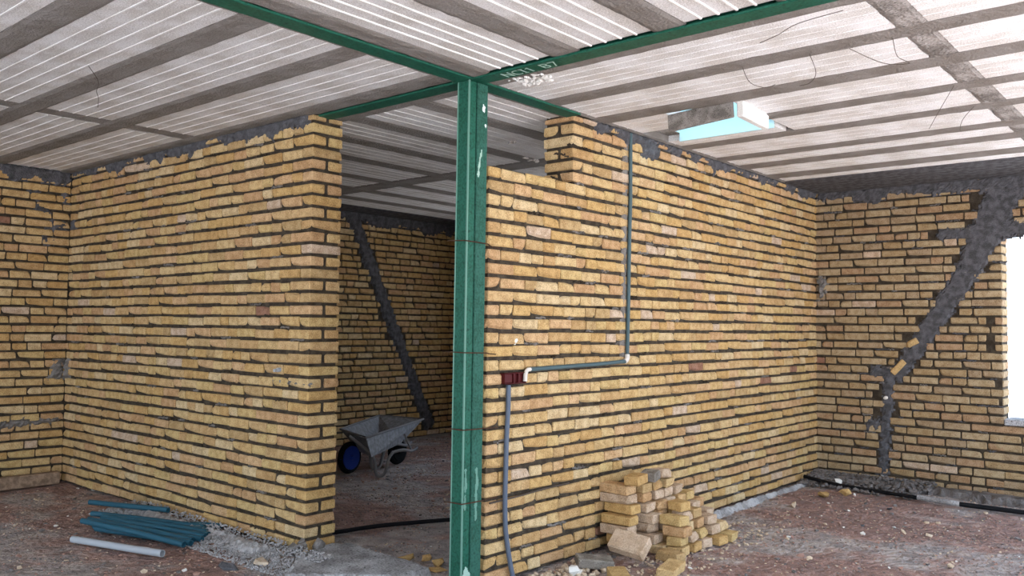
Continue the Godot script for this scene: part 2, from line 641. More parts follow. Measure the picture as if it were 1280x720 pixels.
# ---------------------------------------------------------------- floor and outside
func floor_height(x: float, z: float) -> float:
	return rough_noise.get_noise_2d(x * 60, z * 60) * 0.012 + rough_noise.get_noise_2d(x * 300 + 900, z * 300) * 0.005 - 0.012


func build_floor() -> void:
	var root := structure("floor", "uneven reddish earth floor strewn with brick chips and grey cement dust")
	var cell := 0.055
	var x0 := -5.0; var z0 := -4.7; var nx := 182; var nz := 168
	var blot := noise(0.5, 401, 3)
	var red := Color(0.72, 0.60, 0.56).srgb_to_linear(); var ash := Color(0.74, 0.715, 0.70).srgb_to_linear(); var dusk := Color(0.655, 0.555, 0.525).srgb_to_linear()
	var pos := PackedVector3Array(); var nor := PackedVector3Array(); var col := PackedColorArray(); var ind := PackedInt32Array()
	for j in nz + 1:
		for i in nx + 1:
			var x := x0 + i * cell; var z := z0 + j * cell
			pos.append(Vector3(x, floor_height(x, z), z))
			nor.append(Vector3(floor_height(x - 0.02, z) - floor_height(x + 0.02, z), 0.04, floor_height(x, z - 0.02) - floor_height(x, z + 0.02)).normalized())
			var k := blot.get_noise_2d(x, z) + 0.45 * blot.get_noise_2d(x * 4.0, z * 4.0) + 0.25 * blot.get_noise_2d(x * 14.0, z * 14.0)
			var edge := minf(absf(z) if x > 2.2 and z > 0 else 9.0, absf(4.79 - x) if z > 0 else 9.0)
			k += clampf(0.6 - edge, 0, 0.6) * 0.9 + (0.22 if x < 0.0 else 0.22 * clampf(1.0 - x / 0.6, 0, 1)) * smoothstep(-4.0, -1.5, z)  # ash along the walls; left floor also paler, missing light put into the colour
			col.append(red.lerp(dusk, clampf(0.5 - k * 1.5, 0, 1)).lerp(ash, smoothstep(-0.02, 0.38, k)))
			if i < nx and j < nz:
				var a := j * (nx + 1) + i
				ind.append_array([a, a + 1, a + nx + 2, a, a + nx + 2, a + nx + 1])
	var arr := []
	arr.resize(Mesh.ARRAY_MAX)
	arr[Mesh.ARRAY_VERTEX] = pos; arr[Mesh.ARRAY_NORMAL] = nor; arr[Mesh.ARRAY_COLOR] = col; arr[Mesh.ARRAY_INDEX] = ind
	var em := ArrayMesh.new()
	em.add_surface_from_arrays(Mesh.PRIMITIVE_TRIANGLES, arr)
	em.surface_set_material(0, M.earth)
	put("earth", em, root)
	var o := Geo.new()
	for q in [[-60, -5.0, -60, 60], [5.0, 60, -60, 60], [-5.0, 5.0, 4.5, 60], [-5.0, 5.0, -60, -4.7]]:
		o.quad(Vector3(q[0], -0.02, q[2]), Vector3(q[0], -0.02, q[3]), Vector3(q[1], -0.02, q[3]), Vector3(q[1], -0.02, q[2]))
	part("ground", o, M.ground, root)
	# brick chips, pebbles and mortar crumbs: nobody could count them
	var r := RandomNumberGenerator.new()
	r.seed = 31
	var chips := {"chip_pale": Geo.new(), "chip_pink": Geo.new(), "chip_grey": Geo.new(), "chip_white": Geo.new()}
	for i in 34000:
		var x := r.randf_range(-1.6, 4.7); var z := r.randf_range(-4.5, 2.4)
		if x < 0.2 and z > -1.2 and z < -0.3 and r.randf() < 0.5:
			continue
		var dens := 0.5 + 0.9 * blot.get_noise_2d(x * 3 + 50, z * 3)
		if r.randf() > dens:
			continue
		var t := r.randf()
		var key := "chip_pale" if t < 0.20 else ("chip_pink" if t < 0.60 else ("chip_grey" if t < 0.97 else "chip_white"))
		var s := r.randf_range(0.0035, 0.0085) * (2.3 if r.randf() < 0.04 else 1.0)
		(chips[key] as Geo).rock(Vector3(x, floor_height(x, z) + s * 0.2, z), Vector3(s, s * 0.6, s * r.randf_range(0.6, 1.2)), r)
	var parts := []
	for key in chips:
		parts.append([chips[key], M[key]])
	stuff(put("rubble_chips", mesh_of(parts), root))
	var spoil := Geo.new()      # crumbled mortar and brick swept into the far corner
	for i in 700:
		var x := 4.72 - 0.5 * pow(r.randf(), 1.6); var z := 0.03 + 1.0 * pow(r.randf(), 1.5)
		var s := r.randf_range(0.008, 0.03)
		spoil.rock(Vector3(x, floor_height(x, z) + 0.02 + 0.05 * clampf((x - 4.3) / 0.4, 0, 1), z), Vector3(s, s * 0.7, s), r)
	stuff(part("mortar_spoil", spoil, M.earth_grey, root))
	# grey cement spilt along the foot of the walls
	var flat := Transform3D(Basis(Vector3(1, 0, 0), Vector3(0, 0, -1), Vector3(0, 1, 0)), Vector3.ZERO)   # (x, y) -> (x, -z), height up
	patch(root, "cement_strip", poly([[2.35, 0.0], [4.79, 0.0], [4.79, -0.12], [3.9, -0.12], [3.2, -0.14], [2.5, -0.15]]), 0.03, M.cement, flat, 0.02, 0.012, -0.02, 0.09, 3, 0.08)
	patch(root, "cement_strip", poly([[4.79, 0.0], [4.79, -2.6], [4.56, -2.6], [4.5, -1.6], [4.55, -0.9], [4.42, -0.3], [4.4, 0.0]]), 0.045, M.earth_grey, flat, 0.03, 0.04, -0.02, 0.08, 4, 0.2)
	patch(root, "cement_pad", poly([[-0.42, 0.86], [-0.1, 1.16], [0.2, 1.24], [0.3, 1.12], [0.27, 0.86], [0.28, 0.6], [0.25, 0.42], [0.22, 0.36], [0.0, 0.36], [-0.3, 0.7]]), 0.03, M.cement, flat, 0.025, 0.015, -0.02, 0.035, 5, 0.1)
	patch(root, "gravel_bank", poly([[-0.0, 3.3], [-0.0, 1.3], [-0.1, 1.22], [-0.3, 1.3], [-0.36, 1.5], [-0.28, 1.8], [-0.3, 2.2], [-0.35, 2.6], [-0.25, 3.2]]), 0.06, M.sand_grey, flat, 0.025, 0.02, -0.03, 0.2, 6, 0.04)
	var gr := Geo.new()
	for i in 4500:
		var z := -r.randf_range(0.9, 3.2)
		var x := -0.02 - 0.36 * pow(r.randf(), 0.8)
		var y := 0.055 * clampf(1.0 - absf(x) / 0.36, 0, 1) - 0.005
		gr.rock(Vector3(x, y, z), Vector3.ONE * r.randf_range(0.003, 0.008), r)
	stuff(part("gravel", gr, M.sand_grey, root))


# ---------------------------------------------------------------- ceiling
func build_ceiling() -> void:
	var root := structure("ceiling", "joist-and-foam-block ceiling of cast concrete joists and grooved white foam panels")
	var g := Geo.new()
	var y0 := 2.72; var y1 := 2.92
	var hx0 := 1.33; var hx1 := 2.0; var hz0 := 0.13; var hz1 := 0.80       # roof opening
	g.box(Vector3(-9.0, y0, -4.9), Vector3(hx0, y1, 4.6)); g.box(Vector3(hx1, y0, -4.9), Vector3(5.05, y1, 4.6))
	g.box(Vector3(hx0, y0, -4.9), Vector3(hx1, y1, hz0)); g.box(Vector3(hx0, y0, hz1), Vector3(hx1, y1, 4.6))
	g.box(Vector3(-9.0, SOFFIT + 0.045, -4.9), Vector3(hx0, y0, 4.6)); g.box(Vector3(hx1, SOFFIT + 0.045, -4.9), Vector3(5.05, y0, 4.6))
	g.box(Vector3(hx0, SOFFIT + 0.045, -4.9), Vector3(hx1, y0, hz0)); g.box(Vector3(hx0, SOFFIT + 0.045, hz1), Vector3(hx1, y0, 4.6))
	part("slab", g, M.slab, root)
	# left bay: joists run towards the far left corner
	var js := []
	for k in 16:
		js.append(-0.66 - 0.536 * k)
	var edge := -0.1
	for k in 16:
		ragged_bar(root, "joist", true, js[k], js[k] + 0.143, -4.6, -0.06, M.joist, SOFFIT, k)
		for q in [[-0.1, -2.41], [-2.57, -4.58]]:
			var segs := [[q[0], lerpf(q[0], q[1], 0.52 + 0.06 * (k % 3))], [lerpf(q[0], q[1], 0.52 + 0.06 * (k % 3)), q[1]]]
			for e in segs:
				foam_panel(root, true, js[k] + 0.143, edge, e[1] + 0.003, e[0])
		if k < 6:
			ragged_bar(root, "tie_beam", false, -2.57, -2.41, js[k] + 0.14, edge + 0.01, M.joist, SOFFIT + 0.006, 40 + k)
		edge = js[k]
	ragged_bar(root, "edge_strip", true, -0.1, 0.045, -4.6, -0.06, M.joist, SOFFIT - 0.001, 60)
	ragged_bar(root, "edge_strip", false, -0.1, -0.05, -9.0, 0.0, M.joist, SOFFIT - 0.002, 61)
	# near bay: joists run along the right-hand partition
	edge = 0.165
	ragged_bar(root, "edge_strip", false, 0.04, 0.165, -9.0, 0.04, M.joist, SOFFIT - 0.002, 62)
	for k in 7:
		var z := 0.56 + 0.548 * k
		var cuts := [0.03, -1.35, -2.75, -4.2, -5.6, -7.0, -9.0]
		for c in 6:
			foam_panel(root, false, edge, z, cuts[c + 1] + 0.003, cuts[c], "foam", 0.0055)
		ragged_bar(root, "joist", false, z, z + 0.15, -9.0, 0.05, M.joist, SOFFIT, 80 + k)
		edge = z + 0.15
	# right bay: joists run towards the camera side
	edge = 0.25
	ragged_bar(root, "edge_strip", true, 0.14, 0.25, 0.0, 4.6, M.joist, SOFFIT - 0.002, 63)
	var jr := [0.643, 1.15, 1.68, 2.19, 2.72, 3.10, 3.62, 4.0]
	var jw := [0.143, 0.165, 0.14, 0.14, 0.15, 0.18, 0.20, 0.79]
	for k in 8:
		var hole := k == 2 or k == 3
		if k == 2:
			ragged_bar(root, "joist", true, jr[k], jr[k] + jw[k], 0.82, 4.6, M.joist, SOFFIT, 100 + k)
		elif k < 7:
			ragged_bar(root, "joist", true, jr[k], jr[k] + jw[k], -0.02, 4.6, M.joist, SOFFIT, 100 + k)
		else:
			ragged_bar(root, "edge_strip", true, jr[k], 4.83, -0.02, 4.6, M.mortar_dark, SOFFIT - 0.004, 100 + k)
		for q in ([[0.85 if hole else 0.03, 1.92], [2.045, 3.4], [3.4, 4.6]]):
			foam_panel(root, true, edge, jr[k], q[0], q[1] - 0.003, "foam_lit", 0.003)
		if k == 3:
			foam_panel(root, true, 1.31, 1.68, 0.03, 0.42, "foam_lit", 0.003)
			foam_panel(root, true, 2.01, jr[k], 0.03, 0.797, "foam_lit", 0.003)
		ragged_bar(root, "tie_beam", false, 1.92, 2.045, edge - 0.01, jr[k] + 0.01, M.slab, SOFFIT + 0.004, 140 + k)
		edge = jr[k] + jw[k]
	# inner room
	ragged_bar(root, "edge_strip", true, 0.14, 0.26, -4.6, 0.0, M.joist, SOFFIT - 0.001, 64)
	edge = -0.1
	var iz := [-0.47, -1.06, -1.57, -2.09, -2.71, -3.23, -3.71, -4.2]
	for k in 8:
		for q in [[0.26, 1.95], [2.2, 3.6], [3.6, 4.79]]:
			foam_panel(root, false, iz[k], edge, q[0], q[1] - 0.003)
		if k < 7:
			ragged_bar(root, "joist", false, iz[k] - 0.15, iz[k], 0.2, 4.8, M.joist, SOFFIT, 160 + k)
		else:
			ragged_bar(root, "edge_strip", false, -4.62, iz[k], 0.2, 4.8, M.mortar_dark, SOFFIT - 0.002, 160 + k)
		ragged_bar(root, "tie_beam", true, 1.95, 2.2, iz[k] - 0.01, edge + 0.01, M.joist, SOFFIT + 0.004, 180 + k)
		edge = iz[k] - 0.15
	ragged_bar(root, "edge_strip", false, -0.11, -0.055, 0.2, 4.8, M.joist, SOFFIT - 0.002, 65)
	ragged_bar(root, "edge_strip", false, 0.0, 0.04, 0.14, 4.8, M.joist, SOFFIT - 0.002, 66)
	# roof opening: lining and the boards left hanging round it
	var lin := Geo.new()
	lin.box(Vector3(1.985, SOFFIT - 0.01, 0.14), Vector3(2.0, 2.92, 0.80))
	tag(part("opening_lining", lin, M.cyan_sheet, root), "pale cyan plastic sheet lining the far side of the roof opening")
	lin = Geo.new()
	lin.box(Vector3(1.2, 2.925, 0.0), Vector3(2.12, 2.93, 0.93))  # sheet added above the opening to keep direct sun off the partition
	tag(part("added_roof_sheet", lin, M.cyan_light, root), "translucent pale cyan plastic sheet added over the roof opening to stop the sun")
	lin = Geo.new()
	lin.box(Vector3(1.345, 2.66, 0.13), Vector3(1.99, 2.92, 0.142))
	tag(part("opening_lining", lin, M.cyan_sheet, root), "pale cyan plastic sheet at the wall end of the roof opening")
	lin = Geo.new()
	lin.chamfered(Transform3D(Basis.from_euler(Vector3(-0.07, 0, 0)), Vector3(1.325, 2.565, 0.645)), Vector3(0.014, 0.05, 0.205), 0.004)
	tag(part("form_board", lin, M.form_board, root), "grey shuttering board hanging at the near edge of the roof opening")
	lin = Geo.new()
	lin.chamfered(Transform3D(Basis.from_euler(Vector3(0, 0.05, 0)), Vector3(1.53, 2.575, 0.875)), Vector3(0.19, 0.045, 0.022), 0.006)
	tag(part("foam_offcut", lin, M.foam_clean, root), "broken white foam end hanging beside the roof opening")


# ---------------------------------------------------------------- walls
func face_frame(origin: Vector3, along: Vector3, out: Vector3) -> Transform3D:
	return Transform3D(Basis(along, Vector3.UP, out), origin)


func build_walls() -> void:
	var none := func(_s: float, _y: float, _l: float) -> bool: return false
	# --- left-hand partition, face x = 0; wall space x = -world z ... along is +z
	var zk := -1.2186
	var left := structure("wall_left", "long yellow brick partition left of the doorway with bare raked joints", face_frame(Vector3.ZERO, Vector3(0, 0, 1), Vector3(-1, 0, 0)))
	var g := Geo.new()
	g.box(Vector3(-4.6, 0, -0.212), Vector3(zk - 0.013, SOFFIT + 0.03, -0.013))
	part("mortar_core", g, M.mortar, left)
	# laid from the door end, so build it mirrored: s counts from the end into the wall
	var todo := []
	for b in courses(0.0, 4.6 + zk, 0, 36, 0.0045, none, [0.106, 0.21], 2.602, 0.009, 1.0):
		var t: Transform3D = b[0]
		t.origin.x = zk - t.origin.x
		todo.append([t, b[1], b[2]])
	end_bricks(todo, zk, -1.0, 0.225, 0, 36, 2.602)
	lay(left, todo)
	far_side(left, -4.6, zk - 0.22, 0, 36, 0.225, 2.602)
	smears(left, -4.5, -1.35, 46, 3, M.mortar_pale)
	smears(left, -4.5, -1.35, 60, 4, M.mortar)
	top_mortar(left, -4.6, zk - 0.05, 2.545, 2.63, 1)
	patch(left, "plaster_lump", poly([[-4.6, 0.86], [-4.52, 0.87], [-4.53, 1.02], [-4.6, 1.05]]), 0.03, M.mortar_pale, Transform3D(), 0.015, 0.02, -0.013, 0.04, 12)
	patch(left, "mortar_dab", poly([[-4.6, 2.1], [-4.48, 2.12], [-4.5, 2.2], [-4.6, 2.22]]), 0.006, M.mortar_dark, Transform3D(), 0.015, 0.02, -0.013, 0.03, 13)
	patch(left, "mortar_dab", poly([[-1.62, 0.985], [-1.2, 0.975], [-1.2, 0.995], [-1.62, 1.0]]), 0.004, M.mortar_pale, Transform3D(), 0.012, 0.01, -0.013, 0.012, 14)
	patch(left, "mortar_foot", poly([[zk - 0.16, 0.0], [zk - 0.005, 0.0], [zk - 0.01, 0.1], [zk - 0.07, 0.05]]), 0.02, M.mortar_pale, Transform3D(), 0.012, 0.02, -0.01, 0.02, 15)

	# --- right-hand partition, face z = 0
	var xb := 0.23; var xu := 0.975
	var right := structure("wall_right", "yellow brick partition right of the green column with a stepped top and conduit", face_frame(Vector3.ZERO, Vector3(1, 0, 0), Vector3(0, 0, 1)))
	g = Geo.new()
	g.box(Vector3(xb + 0.013, 0, -0.212), Vector3(4.79, 30 * COURSE - 0.008, -0.013))
	g.box(Vector3(xu + 0.013, 30 * COURSE - 0.008, -0.212), Vector3(4.79, SOFFIT + 0.03, -0.013))
	part("mortar_core", g, M.mortar, right)
	var chase := func(s: float, _y: float, _l: float) -> bool: return false
	todo = []
	for b in courses(xb, 4.79, 0, 30, 0.0045, chase, [0.21, 0.106], 99, 0.009, 2.0):
		todo.append(b)
	for b in courses(xu, 4.79, 30, 36, 0.0045, chase, [0.21, 0.106], 2.602, 0.009, 2.0):
		todo.append(b)
	end_bricks(todo, xb, 1.0, 0.225, 0, 30, 99)
	end_bricks(todo, xu, 1.0, 0.225, 30, 36, 2.602)
	for k in 6:   # back row of the low part, seen from above the step
		todo.append([Transform3D(Basis(), Vector3(xb + 0.1 + k * 0.125, 29 * COURSE + 0.036, -0.165)), 100, clay()])
	lay(right, todo)
	far_side(right, xb + 0.22, 4.79, 0, 29, 0.225, 99)
	far_side(right, xu + 0.22, 4.79, 30, 36, 0.225, 2.602)
	smears(right, 0.3, 4.6, 90, 5, M.mortar_pale)
	smears(right, 0.3, 4.6, 60, 6, M.mortar)
	top_mortar(right, 1.2, 4.79, 2.555, 2.63, 2)
	patch(right, "white_dab", poly([[0.45, 1.25], [0.49, 1.25], [0.49, 1.275], [0.47, 1.295], [0.455, 1.28]]), 0.002, M.white_paint, Transform3D(), 0.008, 0.01, -0.012, 0.012, 21)
	patch(right, "mortar_lump", poly([[0.4, -0.15], [0.9, -0.15], [0.9, -0.04], [0.42, -0.06]]), 0.022, M.mortar_dark, Transform3D(Basis(Vector3(1, 0, 0), Vector3(0, 0, 1), Vector3(0, 1, 0)), Vector3(0, 30 * COURSE - 0.012, 0)), 0.02, 0.03, 0.0, 0.04, 22)
	patch(right, "conduit_chase", poly([[1.505, 1.15], [1.56, 1.15], [1.59, 2.61], [1.53, 2.61]]), -0.002, M.mortar_pale, Transform3D(), 0.012, 0.012, -0.012, 0.01, 23)
	patch(right, "mortar_dab", poly([[1.75, 2.46], [1.95, 2.48], [1.98, 2.61], [1.7, 2.61]]), 0.014, M.mortar_dark, Transform3D(), 0.014, 0.03, -0.012, 0.03, 24)

	# --- far right wall with the window, face x = 4.79 looking at -x; along is +z
	var zw := 1.522; var wy0 := 0.64; var wy1 := 2.14; var zw1 := 3.0
	var far := structure("wall_far_right", "shaded yellow brick wall with a diagonal mortar-filled brace and a window opening", face_frame(Vector3(4.79, 0, 0), Vector3(0, 0, 1), Vector3(-1, 0, 0)))
	g = Geo.new()
	for q in [[-4.9, 0.0, -2.9, SOFFIT + 0.03], [-0.5, 0.0, zw - 0.012, SOFFIT + 0.03], [-2.9, 0.0, -0.5, 0.85], [-2.9, 2.35, -0.5, SOFFIT + 0.03]]:   # unseen window opening added behind the partition to light the inner room
		g.box(Vector3(q[0], q[1], -0.24), Vector3(q[2], q[3], -0.013))
	g.box(Vector3(zw - 0.012, 0, -0.24), Vector3(zw1 + 0.012, wy0 - 0.02, -0.013))
	g.box(Vector3(zw - 0.012, wy1 + 0.02, -0.24), Vector3(zw1 + 0.012, SOFFIT + 0.03, -0.013))
	g.box(Vector3(zw1 + 0.012, 0, -0.24), Vector3(4.6, SOFFIT + 0.03, -0.013))
	part("mortar_core", g, M.mortar, far)
	var br := [strip(Vector2(0.69, 0.93), Vector2(1.27, 1.84), 0.08, 0.15), strip(Vector2(1.27, 1.84), Vector2(1.62, 2.66), 0.15, 0.26), strip(Vector2(0.575, 0.04), Vector2(0.635, 0.98), 0.03, 0.06), strip(Vector2(1.06, 2.165), Vector2(1.56, 2.16), 0.05, 0.09), strip(Vector2(0.5, 0.975), Vector2(0.66, 0.96), 0.05, 0.05), strip(Vector2(1.35, 2.17), Vector2(1.9, 2.19), 0.09, 0.09)]
	var blocked := func(s: float, y: float, l: float) -> bool:
		if s > zw - l * 0.5 + 0.01 and s < zw1 + l * 0.5 - 0.01 and y > wy0 and y < wy1 + 0.02:
			return true
		for b in br:
			for o in [-0.42, -0.2, 0.0, 0.2, 0.42]:
				if Geometry2D.is_point_in_polygon(Vector2(s + o * l, y), b):
					return true
		return false
	use_dull = true
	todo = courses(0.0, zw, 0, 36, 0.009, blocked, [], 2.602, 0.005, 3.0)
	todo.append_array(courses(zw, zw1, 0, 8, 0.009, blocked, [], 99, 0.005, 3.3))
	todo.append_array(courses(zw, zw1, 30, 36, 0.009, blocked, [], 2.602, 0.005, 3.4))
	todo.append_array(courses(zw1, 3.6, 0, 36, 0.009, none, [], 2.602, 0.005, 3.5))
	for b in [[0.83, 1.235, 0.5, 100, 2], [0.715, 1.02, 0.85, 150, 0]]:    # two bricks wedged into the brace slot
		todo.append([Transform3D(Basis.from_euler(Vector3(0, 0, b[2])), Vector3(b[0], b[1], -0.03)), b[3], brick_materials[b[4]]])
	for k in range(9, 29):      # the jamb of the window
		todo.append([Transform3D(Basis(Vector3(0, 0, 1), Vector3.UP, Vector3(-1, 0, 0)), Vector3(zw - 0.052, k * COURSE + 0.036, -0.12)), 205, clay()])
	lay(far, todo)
	use_dull = false
	smears(far, 0.05, 1.5, 50, 7, M.mortar_dark)
	smears(far, 0.05, 1.5, 24, 8, M.mortar_pale)
	for i in br.size():
		patch(far, "brace_mortar", Geometry2D.offset_polygon(br[i], 0.025)[0], 0.003, M.mortar_dark, Transform3D(), 0.016, 0.03, -0.013, 0.02, 30 + i)
	top_mortar(far, 0.0, 3.4, 2.5, 2.63, 3)
	patch(far, "plaster_lump", poly([[0.0, 1.6], [0.07, 1.62], [0.11, 1.78], [0.03, 1.84], [0.0, 1.8]]), 0.035, M.mortar_pale, Transform3D(), 0.014, 0.03, -0.012, 0.05, 41)
	patch(far, "mortar_dab", poly([[0.42, 0.46], [0.56, 0.45], [0.56, 0.56], [0.44, 0.57]]), 0.004, M.mortar_dark, Transform3D(), 0.014, 0.03, -0.012, 0.03, 42)
	patch(far, "white_dab", poly([[0.555, 0.02], [0.60, 0.02], [0.60, 0.08], [0.56, 0.09]]), 0.01, M.cement, Transform3D(), 0.01, 0.015, -0.012, 0.02, 43)
	g = Geo.new()
	g.chamfered(Transform3D(Basis(), Vector3((zw + zw1) / 2, wy0 - 0.03, -0.12)), Vector3((zw1 - zw) / 2, 0.025, 0.135), 0.008)
	part("sill_bed", g, M.cement, far)
	g = Geo.new()
	g.chamfered(Transform3D(Basis(), Vector3((zw + zw1) / 2, wy1 + 0.03, -0.12)), Vector3((zw1 - zw) / 2 + 0.12, 0.03, 0.122), 0.006)
	tag(part("lintel", g, M.mortar_dark, far), "dark lintel over the window opening")

	# --- back wall, face z = -4.6: left of the partition and on into the inner room
	var back := structure("wall_back", "yellow brick back wall seen left of the partition and through the doorway", face_frame(Vector3(0, 0, -4.6), Vector3(1, 0, 0), Vector3(0, 0, 1)))
	g = Geo.new()
	g.box(Vector3(-4.0, 0, -0.24), Vector3(5.03, SOFFIT + 0.03, -0.013))
	part("mortar_core", g, M.mortar, back)
	var be := strip(Vector2(3.02, 2.64), Vector2(4.31, 0.1), 0.13, 0.12)
	var blocked2 := func(s: float, y: float, l: float) -> bool:
		for o in [-0.42, -0.2, 0.0, 0.2, 0.42]:
			if Geometry2D.is_point_in_polygon(Vector2(s + o * l, y), be):
				return true
		return false
	todo = courses(-1.6, 0.0, 0, 36, 0.009, none, [], 2.602, 0.005, 4.0)
	todo.append_array(courses(1.5, 4.79, 0, 36, 0.011, blocked2, [], 2.602, 0.005, 5.0))
	lay(back, todo)
	patch(back, "brace_mortar", Geometry2D.offset_polygon(be, 0.02)[0], 0.008, M.mortar_dark, Transform3D(), 0.02, 0.03, -0.013, 0.025, 51)
	top_mortar(back, -1.6, 0.0, 2.52, 2.63, 5)
	top_mortar(back, 1.5, 4.79, 2.48, 2.63, 6)
	for q in [[-0.22, 2.28, 0.07, 0.05], [-0.10, 2.14, 0.09, 0.05], [-0.05, 2.40, 0.05, 0.08], [-0.30, 2.40, 0.05, 0.04], [-0.17, 2.02, 0.06, 0.035]]:
		patch(back, "mortar_dab", poly([[q[0] - q[2], q[1] - q[3] * 0.5], [q[0] + q[2] * 0.8, q[1] - q[3]], [q[0] + q[2], q[1] + q[3] * 0.6], [q[0] - q[2] * 0.5, q[1] + q[3]]]), 0.001, M.mortar_dark, Transform3D(), 0.013, 0.035, -0.013, 0.03, int(q[1] * 100))
	patch(back, "mortar_ledge", poly([[-0.7, 0.455], [-0.02, 0.5], [-0.02, 0.535], [-0.25, 0.53], [-0.3, 0.56], [-0.7, 0.5]]), 0.022, M.mortar_pale, Transform3D(), 0.016, 0.015, -0.012, 0.02, 52)
	patch(back, "plaster_lump", poly([[-0.14, 0.84], [0.0, 0.85], [0.0, 1.04], [-0.1, 1.02]]), 0.03, M.mortar_pale, Transform3D(), 0.015, 0.025, -0.013, 0.05, 53)
	# --- the inner room's own side of the far right wall is bare core: give it its bricks too
	# (only the part that the doorway shows)
	var inner := structure("wall_inner_right", "dark brick end wall of the inner room", face_frame(Vector3(4.785, 0, -4.6), Vector3(0, 0, 1), Vector3(-1, 0, 0)))
	todo = courses(0.0, 1.2, 0, 36, 0.008, none, [], 2.602, 0.005, 6.0)
	lay(inner, todo)


# corner bricks of a wall end, in wall space; dir = +1 where the wall goes on towards +x, -1 towards -x
func end_bricks(todo: Array, at: float, dir: float, thick: float, k0: int, k1: int, top: float) -> void:
	for k in range(k0, k1):
		var y := k * COURSE + 0.0085 + BRICK_H / 2
		var ys := 1.0
		if y + BRICK_H / 2 > top:
			ys = (top - y + BRICK_H / 2) / BRICK_H
			y = (y - BRICK_H / 2 + top) / 2
		var across := (k % 2 == 0) == (dir < 0)
		if across:      # one stretcher across the end
			var b := Basis(Vector3(0, 0, -1), Vector3.UP, Vector3(1, 0, 0)).scaled_local(Vector3(thick / 0.205 * 0.99, ys, 1))
			todo.append([Transform3D(b, Vector3(at + dir * (0.05 + rng.randf_range(-0.002, 0.003)), y, -thick / 2 + rng.randf_range(-0.002, 0.002))), 205, clay()])
		else:
			for e in [-0.05, -thick + 0.05]:
				var b := Basis.from_euler(Vector3(0, rng.randf_range(-0.015, 0.015), 0)).scaled_local(Vector3(1, ys, 1))
				todo.append([Transform3D(b, Vector3(at + dir * (0.1025 + rng.randf_range(-0.002, 0.004)), y, e)), 205, clay()])


# ---------------------------------------------------------------- green steel frame
func beam(label: String, along_z: bool, mid: float, b0: float, b1: float, low: float) -> Node3D:
	var root := thing("steel_beam", label, "beam", Vector3(mid, low, (b0 + b1) / 2) if along_z else Vector3((b0 + b1) / 2, low, mid))
	var h := absf(b1 - b0) / 2
	for q in [["bottom_flange", 0.0, 0.012, 0.052], ["web", 0.012, 0.038, 0.006]]:
		var g := Geo.new()
		var lo := Vector3(-q[3], q[1], -h) if along_z else Vector3(-h, q[1], -q[3])
		var hi := Vector3(q[3], q[2], h) if along_z else Vector3(h, q[2], q[3])
		g.box(lo, hi, 0.003 if q[0] == "bottom_flange" else 0.0)
		part(q[0], g, M.green, root)
	return root


